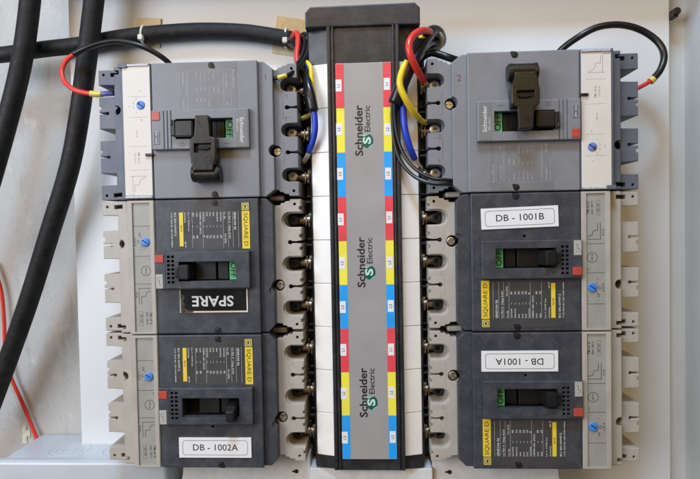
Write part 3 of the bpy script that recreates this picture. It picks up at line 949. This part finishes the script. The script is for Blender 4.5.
def easy_breaker(wx, wz, flip, label, pen):
    B = Breaker('circuit_breaker', wx, wz, flip)
    tag(B.root, label, 'circuit breaker', 'light grey moulded case breakers')
    common(B, 'ez')
    trip_unit_ez(B)

    def esc():
        mb = MB().box(1.0, 76.4, -15.0, 15.0, -3.2, 2.2, 0.7)
        c = MB().box(19.8, 64.0, -7.2, 8.0, -6, 6)
        for u in (10.4, 13.2, 16.0):
            c.box(u, u + 0.9, -16, 16, -6, -2.2)
        return mb.cut(c)
    e = B.add('escutcheon', 'grey', esc, ('eesc',))
    e.location = (0, -1.3 * MM, 0)
    tb = B.add('test_button', 'red', lambda: MB().box(1.6, 7.9, 7.2, 13.8, -3.7, -2, 0.35), ('eredb',), e)
    B.add('lettering', 'ink_mold', lambda: MB().text('T', 4.8, 10.5, 3.0, -3.76, 0), ('eredt',), tb, True)
    pl = B.add('rating_plate', 'slate', lambda: MB().box(2.0, 7.4, -11.0, -0.8, -3.6, -2, 0.3), ('erate',), e)
    B.add('lettering', 'ink_white', lambda: MB().text('MV 125A', 4.7, -5.9, 1.9, -3.66, -90, 0.03, fit=8.2), ('eratet',), pl, True)
    B.add('plate_outline', 'ink_white', lambda: MB().line([(2.5, -10.6), (7.0, -10.6), (7.0, -1.2), (2.5, -1.2)], 0.2, -3.65, True), ('erateo',), pl, True)
    B.add('off_symbol', 'ink_mold_dark', lambda: MB().ring(24.8, -11.4, 1.4, 0.35, -3.26), ('eesym0',), e, True)
    B.add('on_symbol', 'ink_mold_dark', lambda: MB().line([(57, -11.2), (61.4, -11.2)], 0.35, -3.26), ('eesym1',), e, True)
    mk = B.add('maker_panel', 'info_grey', lambda: MB().box(66.2, 75.2, -14.2, 14.2, -3.42, -2.6, 0.1), ('emk',), e)
    B.add('lettering', 'ink_white', lambda: MB().text('Schneider', 70.9, -1.6, 4.3, -3.48, -90, 0.07, fit=19.5).text('Electric', 67.7, 1.8, 2.6, -3.48, -90, 0.0, fit=9.5), ('emkt',), mk, True)
    # ---- slider, flag, handle
    B.add('slider', 'slider', lambda: MB().box(46, 55.5, -7.0, 7.8, 3.5, 8, 0.4).box(48.2, 49.2, -6.8, 7.6, 3.2, 4).box(52.2, 53.2, -6.8, 7.6, 3.2, 4), ('esli',))
    f = B.add('state_flag', 'green', lambda: MB().box(56.8, 63.4, -7.0, 7.8, 1.5, 3, 0.2), ('eflag',))
    B.add('lettering', 'ink', lambda: MB().text('OFF', 60.0, 0.3, 6.4, 1.44, -90, 0.12, fit=12.4), ('eflagt',), f, True)
    B.add('handle', 'black', lambda: MB().frustum(20.0, 34.5, -6.8, 6.6, -8.5, 8, (0.8, 0.4, 0.8, 0.8), 0.7).box(17.4, 20.4, -5.2, 7.0, -7.6, -3.4, 0.5).box(17.0, 18.6, 2.6, 6.4, -8.2, -3.4, 0.5), ('ehan',))
    # ---- rating label
    lab = B.add('rating_label', 'info_grey', lambda: MB().box(20.0, 66.6, 15.4, 51.4, -0.22, 0.6, 0.06), ('einfo',))

    def info():
        d = -0.27
        q = MB()
        X = lambda x: 64.2 + (x - 482) * 0.1213
        V = lambda y: 45.8 - (y - 130) * 0.1213
        def t(s_, x, y0, y1, size, bold=0.0):
            q.text(s_, X(x), (V(y0) + V(y1)) / 2, size, d, -90, bold, fit=V(y0) - V(y1))
        t('EasyPact', 482, 134, 248, 3.0, 0.0)
        q.line(rrect(X(422), X(465), V(378), V(132), 0.8, 3), 0.16, d, True)
        q.line(rrect(X(190), X(415), V(378), V(132), 0.8, 3), 0.16, d, True)
        q.line(rrect(X(120), X(183), V(382), V(132), 0.8, 3), 0.16, d, True)
        t('CVS 160F', 436, 148, 242, 2.0, 0.02); t('-/I-', 440, 326, 362, 2.0, 0.04)
        t('Ui', 384, 142, 160, 1.8, 0.02); t('690V', 384, 240, 282, 1.8, 0.03)
        t('Uimp', 356, 142, 188, 1.8, 0.03); t('8kV', 356, 240, 272, 1.8, 0.03)
        t('Ue (V)', 326, 142, 200, 1.6, 0.0); t('Icu(kA)', 326, 240, 292, 1.6, 0.0); t('Ics(kA)', 326, 310, 364, 1.6, 0.03)
        for x, a, b, c in ((298, '220/240', '70', '35'), (272, '380/415', '36', '18'), (246, '440', '30', '15')):
            t(a, x, 142, 208 if '/' in a else 180, 1.6); t(b, x, 240, 262, 1.7, 0.02); t(c, x, 310, 330, 1.7, 0.02)
        t('50/60Hz', 158, 142, 220, 1.8, 0.03); t('IEC/EN 60947-2', 134, 142, 290, 1.5)
        t('Cat A', 160, 312, 370, 2.0, 0.04)
        return q
    B.add('rating_print', 'ink_pale', info, ('einfot',), lab, True)
    B.add('pen_number', 'pen', lambda: MB().text(pen, 88.2, 40.0 if not flip else -34.5, 7.0, 4.12, 180 if flip else 4, 0.03), None, None, True)
    # ---- padlock attachment clamped over the handle
    wx2 = wx + (-1 if flip else 1) * B.OU
    K = Breaker.__new__(Breaker)
    K.flip = flip
    K.root = empty('handle_lock', (wx2, B.OD, wz), flip)
    tag(K.root, 'worn black lock device standing up from the handle of the breaker above plate DB - 1001B' if flip else 'worn black lock device hanging down from the handle of the breaker above the SPARE plate', 'lock device', 'handle lock devices')

    def plate():
        pts = [(38.3, 7.4), (39.2, 8.2), (48.0, 8.2), (48.9, 7.4), (48.9, -7.6), (52.6, -8.6), (54.0, -10.2), (54.0, -21.0), (51.8, -26.0), (51.4, -33.0), (36.2, -33.0), (35.8, -26.0), (33.8, -21.0), (33.8, -10.2), (35.0, -8.6), (38.3, -7.6)]
        return MB().prism(pts, -15.5, -9.2, 0.9).cut(MB().box(37.4, 50.2, -19.4, -12.6, -20, -11.8))
    K.add('lock_arm', 'lock', plate, ('lkarm',))
    K.add('slot_lining', 'black_dull', lambda: MB().box(37.2, 50.4, -19.6, -12.4, -11.75, -10.2).box(39, 48, -16.9, -15.2, -13.6, -11, 0.4), ('lkslot',))
    K.add('arm_tongue', 'lock', lambda: MB().box(41.5, 46.5, -17.4, -14.6, -13.4, -11.2, 0.5), ('lktong',))
    K.add('hinge_barrel', 'lock', lambda: MB().rod((35.2, -8.2, -35.2), (53.4, -8.2, -35.2), 5.2, 22, bev=0.7), ('lkbar',), sm=35)
    for a, b in ((33.2, 37.0), (50.8, 54.8)):
        K.add('hinge_ear', 'black', lambda: MB().rod((a, -7.0, -34.2), (b, -7.0, -34.2), 6.6, 24, bev=0.9).box(a + 0.3, b - 0.3, -40.5, -33, -10.8, -0.2, 0.8), ('lkear', a), sm=35)
    K.add('lock_foot', 'black', lambda: MB().box(37.0, 50.8, -39.8, -20, -7, -0.3, 0.8).box(34.8, 53.2, -23, -8, -9.4, -3.4, 0.8), ('lkfoot',))
    return B


XL, XR = -150.0, 91.72 + 82.576
easy_breaker(XL, 105.5, False, 'light grey breaker marked 1 with cream setting label and red auxiliary wire at its side', '1')
easy_breaker(XR, 105.5, True, 'light grey breaker marked 2 with cream setting label, standing above DB - 1001B', '2')
square_breaker(XL, 0, False, 'dark navy breaker with SPARE plate mounted upside down, switched off', spare=True)
square_breaker(XL, -105.5, False, 'dark navy breaker with plate DB - 1002A, handle thrown to on', on=True, name_tag=('DB - 1002A', 43.2, -36.0, 0, True))
square_breaker(XR, 0, True, 'dark navy breaker with slightly tilted plate DB - 1001B, green OFF flag showing', name_tag=('DB - 1001B', 45.2, -33.6, 1.6, False))
square_breaker(XR, -105.5, True, 'dark navy breaker with upside-down plate DB - 1001A, green OFF flag half hidden', name_tag=('DB - 1001A', 46.2, -30.6, 0, True))

# ================================================================== junction box, lower left
jb = empty('junction_box', (-240, BACK, -174))
tag(jb, 'pale grey plastic junction box with round knockouts below the left breakers', 'junction box')
JO = Vector((-240, BACK, -174))
zt = -173.6
s = MB().box(-318, -166, zt - 120, zt, 50, 111, 4.5, 4)
link('box_body', smooth(s.mesh('box_body', M['box'], JO), 40), jb)
s = MB().box(-321.5, -163.5, zt - 124, zt + 1.6, 42, 52, 3.6, 4)
link('box_lid', smooth(s.mesh('box_lid', M['box'], JO), 40), jb)
for cx in (-266, -216):
    s = MB()
    bm = s.bm
    for r in (17.5, 12.0, 6.0):
        n = 40
        for i in range(n):
            a0, a1 = 2 * math.pi * i / n, 2 * math.pi * (i + 1) / n
            for ra, rb, za, zb in ((r - 0.8, r - 0.25, 0, 0.35), (r - 0.25, r + 0.25, 0.35, 0.35), (r + 0.25, r + 0.8, 0.35, 0)):
                bm.faces.new([bm.verts.new((cx + q * math.cos(t), 70 + q * math.sin(t) * 0.92, zt - 0.05 + h)) for q, t, h in ((ra, a0, za), (rb, a0, zb), (rb, a1, zb), (ra, a1, za))])
    bmesh.ops.remove_doubles(bm, verts=bm.verts, dist=0.001)
    link('knockout', s.mesh('knockout', M['box'], JO), jb)

# ================================================================== cables
def wire(name, px, r, m, label, cat='cable', group=None, step=6, n=14, ends=()):
    """px: list of (x, y, depth) seen in the photograph; ends: child parts (name, material, radius, points)"""
    pts = [at(*p) for p in px]
    org = pts[0]
    o = link(name, MB().tube(pts, r, n, step).mesh(name, M[m], org), None, org)
    tag(o, label, cat, group)
    for nm, mm_, rr, q in ends:
        me = MB().tube([at(*p) for p in q], rr, 14, 4).mesh(nm, M[mm_], org)
        link(nm, me, o)
    return o


wire('power_cable', [(33, -30, 57), (28, 20, 57), (21, 65, 57), (9, 115, 58), (-12, 190, 60), (-30, 250, 62)], 8.5, 'rubber',
     'thick black power cable hanging beside the stained wall, away from the breakers', n=24)
wire('power_cable', [(97, -30, 55), (94, 0, 55), (88, 50, 55), (79, 118, 56), (69, 170, 58), (50, 232, 62), (29, 300, 68), (8, 360, 74), (-14, 420, 80)], 8.4, 'rubber',
     'thick black power cable hanging closest to the left breakers', n=24)
wire('sheathed_cable', [(-25, 56, 80), (0, 55, 79), (45, 49, 77), (80, 45, 76), (120, 38, 76), (160, 33.3, 77), (200, 31, 77), (240, 32, 77), (268, 35.5, 76), (291, 39.5, 74)], 7.3, 'rubber',
     'black sheathed cable running level across the top behind the thick hanging cables', n=20,
     ends=[('tape_wrap', 'tape', 6.4, [(288, 39, 74), (297, 42, 70), (302, 50, 66)])])
wire('earth_wire', [(-8, 262, 106), (1, 290, 106), (4, 320, 106), (5, 345, 106), (10, 374, 106), (21, 400, 107), (31, 424, 107), (37.5, 440, 107), (42, 452, 107)], 1.75, 'w_red',
     'thin red wire running down the stained wall into the junction box')
# auxiliary leads of the top breakers
wire('auxiliary_lead', [(176, 74, 60), (168, 62, 52), (152, 51, 46), (136, 44.6, 42), (117, 41, 40), (100, 43.4, 39), (85, 48.5, 38), (73, 54.5, 38)], 2.3, 'w_black',
     'black lead with red wire end and yellow connector arching over breaker marked 1', ends=[
         ('red_core', 'w_red', 2.0, [(74, 54, 38), (66, 61, 36), (62, 71, 34), (64.5, 81.5, 31), (74, 89.5, 28), (84, 92.6, 27), (92, 93.6, 26)]),
         ('yellow_connector', 'ferrule_y', 2.5, [(90.5, 93.4, 26), (96, 94.2, 26), (102, 94, 26)]),
         ('blue_connector', 'ferrule_b', 2.2, [(101.5, 94, 26), (107, 93.6, 26), (114, 93, 27)])])
wire('auxiliary_lead', [(548, 66, 62), (562, 49, 54), (580, 36, 48), (597, 27.4, 46), (616, 24.6, 46), (634, 27.4, 46), (650, 35.2, 46), (661, 46, 44), (664, 58, 42), (660, 70.4, 40), (652.5, 79.6, 38)], 2.75, 'tape',
     'taped black lead arching over breaker marked 2 to a red wire end', ends=[
         ('yellow_sleeve', 'ferrule_y', 2.9, [(653.5, 78.4, 38), (650.2, 81.6, 38)]),
         ('red_core', 'w_red', 1.7, [(652, 80, 38), (645, 84.4, 36), (634, 90, 34)])])
# leads of the left bundle
wire('phase_lead', [(291, 40, 72), (294.5, 33.6, 60), (297.6, 33.8, 52), (298, 44, 46), (296.6, 56, 40), (298, 66, 36), (301, 76, 36), (302.5, 88, 40)], 2.3, 'w_red',
     'red lead leaving the end of the level sheathed cable and dropping to breaker marked 1')
wire('taped_bundle', [(300, 42, 62), (304, 56, 44), (306, 68, 28), (308, 84, 16), (311, 97, 12), (313.2, 111, 12)], 3.9, 'tape',
     'black taped bundle dropping beside breaker marked 1', 'wire bundle', ends=[
         ('tape_end', 'w_black', 4.2, [(307.6, 90, 15.5), (310.8, 99, 12), (313.4, 111.4, 12)])])
wire('phase_lead', [(306.5, 62, 24), (310.5, 67, 20), (311.8, 80, 17), (314, 96, 17), (315.4, 108, 20), (312, 116, 26)], 1.9, 'w_yellow',
     'yellow lead running along the black taped bundle beside breaker marked 1')
wire('phase_lead', [(303, 63, 30), (306.5, 64.5, 24), (309.6, 70, 22)], 1.9, 'w_blue', 'short blue lead end showing above the taped bundle beside breaker marked 1')
wire('phase_lead', [(313.4, 109, 12), (314.8, 118, 12), (315, 131, 13), (312, 144, 16), (308.8, 152, 20)], 2.4, 'w_blue',
     'blue lead curving from the taped bundle to the lowest pole of breaker marked 1', ends=[('ferrule', 'ferrule', 1.9, [(309.6, 150.5, 19), (307.2, 156.5, 23), (304, 162, 28)])])
wire('terminal_crimp', [(312, 113, 26), (307, 116.6, 26), (302, 118.5, 28)], 1.9, 'ferrule_y', 'yellow crimped wire end on the middle pole of breaker marked 1', 'crimp')
wire('control_lead', [(300, 37, 62), (304, 33.6, 54), (308.4, 36.6, 46), (309, 46, 36), (305, 58.5, 24), (297.5, 68.5, 14), (289, 74.6, 8), (282, 76.6, 5)], 1.7, 'w_black',
     'thin black lead looping to a yellow ferrule by the pen mark 1', ends=[('ferrule', 'ferrule_y', 1.95, [(286.5, 75.4, 6.5), (281, 77, 5), (278, 77.8, 5)]), ('lead_tip', 'w_black', 1.5, [(278.5, 77.6, 5), (275.5, 78.2, 6), (272, 78.6, 9)])])
wire('control_lead', [(298, 40, 60), (301.6, 36, 56), (304.6, 39, 46), (304.8, 48, 38), (301.5, 57.5, 28), (296.5, 65, 20), (292, 73, 16), (290, 80, 20)], 1.6, 'w_black',
     'second thin black lead looping close beside the red lead beside breaker marked 1')
wire('cable_lug', [(297.5, 66, 38), (299.5, 74, 33), (302, 84, 32)], 2.3, 'copper', 'bare copper lug behind the taped bundle at the top pole of breaker marked 1', 'lug')
wire('control_lead', [(303, 39, 60), (306.6, 41, 52), (306, 52, 42), (300, 62, 32), (295, 72, 24)], 1.5, 'w_black', 'short thin black lead hugging the red lead beside breaker marked 1')
# leads of the right bundle
wire('control_lead', [(437, 41, 46), (429, 44, 30), (420, 56, 16), (413, 68, 10), (406, 84, 12), (399, 102, 13)], 2.4, 'w_black', 'black lead lying against the taped bundle beside breaker marked 2')
wire('phase_lead', [(427, 40, 24), (421, 47, 13), (415, 57, 6.5), (410, 66, 6)], 1.8, 'w_blue', 'blue lead strand lying on the taped bundle behind the thick red lead')
wire('taped_bundle', [(431, 46, 70), (440, 42, 56), (438.5, 33.5, 44), (432, 31.6, 34), (425, 40, 22), (417, 54, 12), (410, 66, 8), (402, 84, 8), (394, 104, 10)], 5.0, 'tape',
     'black taped bundle falling across the busbar housing beside breaker marked 2', 'wire bundle', n=18)
wire('sheathed_cable', [(418, 60, 44), (430, 53, 40), (440, 54.6, 38), (449, 57.6, 36), (458, 60.5, 40)], 3.0, 'tape',
     'short taped cable bridging from the taped bundle to the top of breaker marked 2')
wire('cable_clip', [(436, 52, 50), (440.5, 46, 46), (442, 38, 40), (438, 31.5, 36)], 1.6, 'nylon', 'clear plastic tie looped over the taped bundle beside breaker marked 2', 'cable tie')
wire('phase_lead', [(430, 32, 22), (424, 30.4, 12), (416, 33.2, 4), (409.8, 41, -1), (409.2, 50.5, -3), (413, 61.5, -1), (418.5, 72.4, 6), (423.6, 80.6, 16)], 2.75, 'w_red',
     'thick red lead bowing out from the taped bundle to breaker marked 2', ends=[('ferrule', 'ferrule', 2.0, [(422.6, 79, 17), (425.6, 83, 22), (429, 86, 30)])])
wire('phase_lead', [(424, 40, 16), (421.5, 37.5, 20), (428, 36, 26)], 2.2, 'w_yellow', 'short yellow lead end tucked behind the thick red lead by breaker marked 2')
wire('phase_lead', [(407, 62, 6), (403.4, 68, 4), (399.9, 80, 3), (401, 89, 3), (406, 100, 5), (413, 111.6, 11), (419, 118.4, 19)], 2.6, 'w_yellow',
     'yellow lead bending from the taped bundle to the middle pole of breaker marked 2', ends=[('ferrule', 'ferrule_y', 2.2, [(417.6, 117, 17), (421.5, 120.6, 22), (426, 123, 28)])])
wire('phase_lead', [(406, 74, 11), (404.2, 92, 13), (403.4, 108, 13), (404.6, 127, 12), (409.4, 146, 14), (414.6, 159, 20)], 2.6, 'w_blue',
     'blue lead falling over the ivory plates to the lowest pole of breaker marked 2', ends=[('ferrule', 'ferrule', 2.0, [(414, 157.6, 19), (417.4, 164, 24), (421, 169, 30)])])
wire('control_lead', [(394.5, 100, 10), (394.6, 116, 12), (397, 135, 13), (403, 153, 12), (414, 167.6, 8), (430, 177.6, 4), (444, 179.8, 3), (456, 180.6, 8)], 1.45, 'w_black',
     'thin black lead sweeping from the taped bundle under breaker marked 2, upper of two', group='paired thin black leads')
wire('control_lead', [(392.6, 100, 11), (392.4, 118, 13), (394.4, 141, 14), (400, 160, 13), (413, 175.4, 9), (430, 183, 4), (444, 184, 3), (456, 184, 8)], 1.45, 'w_black',
     'thin black lead sweeping from the taped bundle under breaker marked 2, lower of two', group='paired thin black leads')

# ------------------------------------------------------------------ adhesive tie bases with their ties
def tie_mount(cx, cy, w, h, rot, tie_x, tie_y, label, cr):
    c = at(cx, cy, BACK)
    t = empty('cable_tie_mount', (c.x, BACK, c.z))
    tag(t, label, 'tie mount', 'adhesive cable tie mounts')
    O = Vector((c.x, BACK, c.z))
    mb = MB().box(c.x - w / 2, c.x + w / 2, c.z - h / 2, c.z + h / 2, BACK - 1.7, BACK - 0.02, 0.4)
    bmesh.ops.rotate(mb.bm, cent=O, matrix=Matrix.Rotation(math.radians(rot), 3, 'Y'), verts=mb.bm.verts)
    link('adhesive_base', mb.mesh('adhesive_base', M['tie_base'], O), t)
    k = at(tie_x, tie_y, 77)
    ring = []
    for i in range(17):
        a = 2 * math.pi * i / 16
        ring.append(k + Vector((0.6 * math.sin(a), math.cos(a) * (cr + 0.9), math.sin(a) * (cr + 0.9))))
    link('tie_strap', MB().tube(ring, 1.1, 8, 2).mesh('tie_strap', M['nylon'], O), t)
    hd = MB().box(k.x - 2.2, k.x + 2.2, k.z - 6.8, k.z - 2.2, 77 - cr - 3.2, 77 - cr + 1.5, 0.6)
    link('tie_head', hd.mesh('tie_head', M['nylon'], O), t)


tie_mount(149, 33, 23, 27, 4, 144.5, 35.5, 'yellowed adhesive tie mount holding the level cable near the hanging cables', 7.3)
tie_mount(290, 37, 29, 34, 10, 286.5, 38.4, 'yellowed adhesive tie mount holding the level cable end beside the busbar housing', 7.3)

# ------------------------------------------------------------------ small things on the plate
c = at(673.4, 13.5, 85)
s = MB().cyl(c.x, c.z, 3.4, 78, 96, 8, 0.8).box(c.x - 3.6, c.x + 2.0, c.z - 4.6, c.z + 1.0, 80, 90, 0.8)
o = link('plug', s.mesh('plug', M['black'], c), None, c)
tag(o, 'small black plug in the gap at the edge of the white plate', 'plug')
c = at(25.5, 434, 112)
s = MB().prism([(c.x - 3, c.z - 9), (c.x + 2, c.z - 9.6), (c.x + 1.4, c.z - 2), (c.x + 5, c.z - 2.5), (c.x + 5.6, c.z + 4), (c.x + 1, c.z + 3.6), (c.x + 1.6, c.z + 9), (c.x - 2.4, c.z + 8)], 111.2, 111.95)
o = link('paper_scrap', s.mesh('paper_scrap', M['flake'], c), None, c)
tag(o, 'torn scrap of pale paper stuck to the stained wall beside the red wire', 'paper scrap')
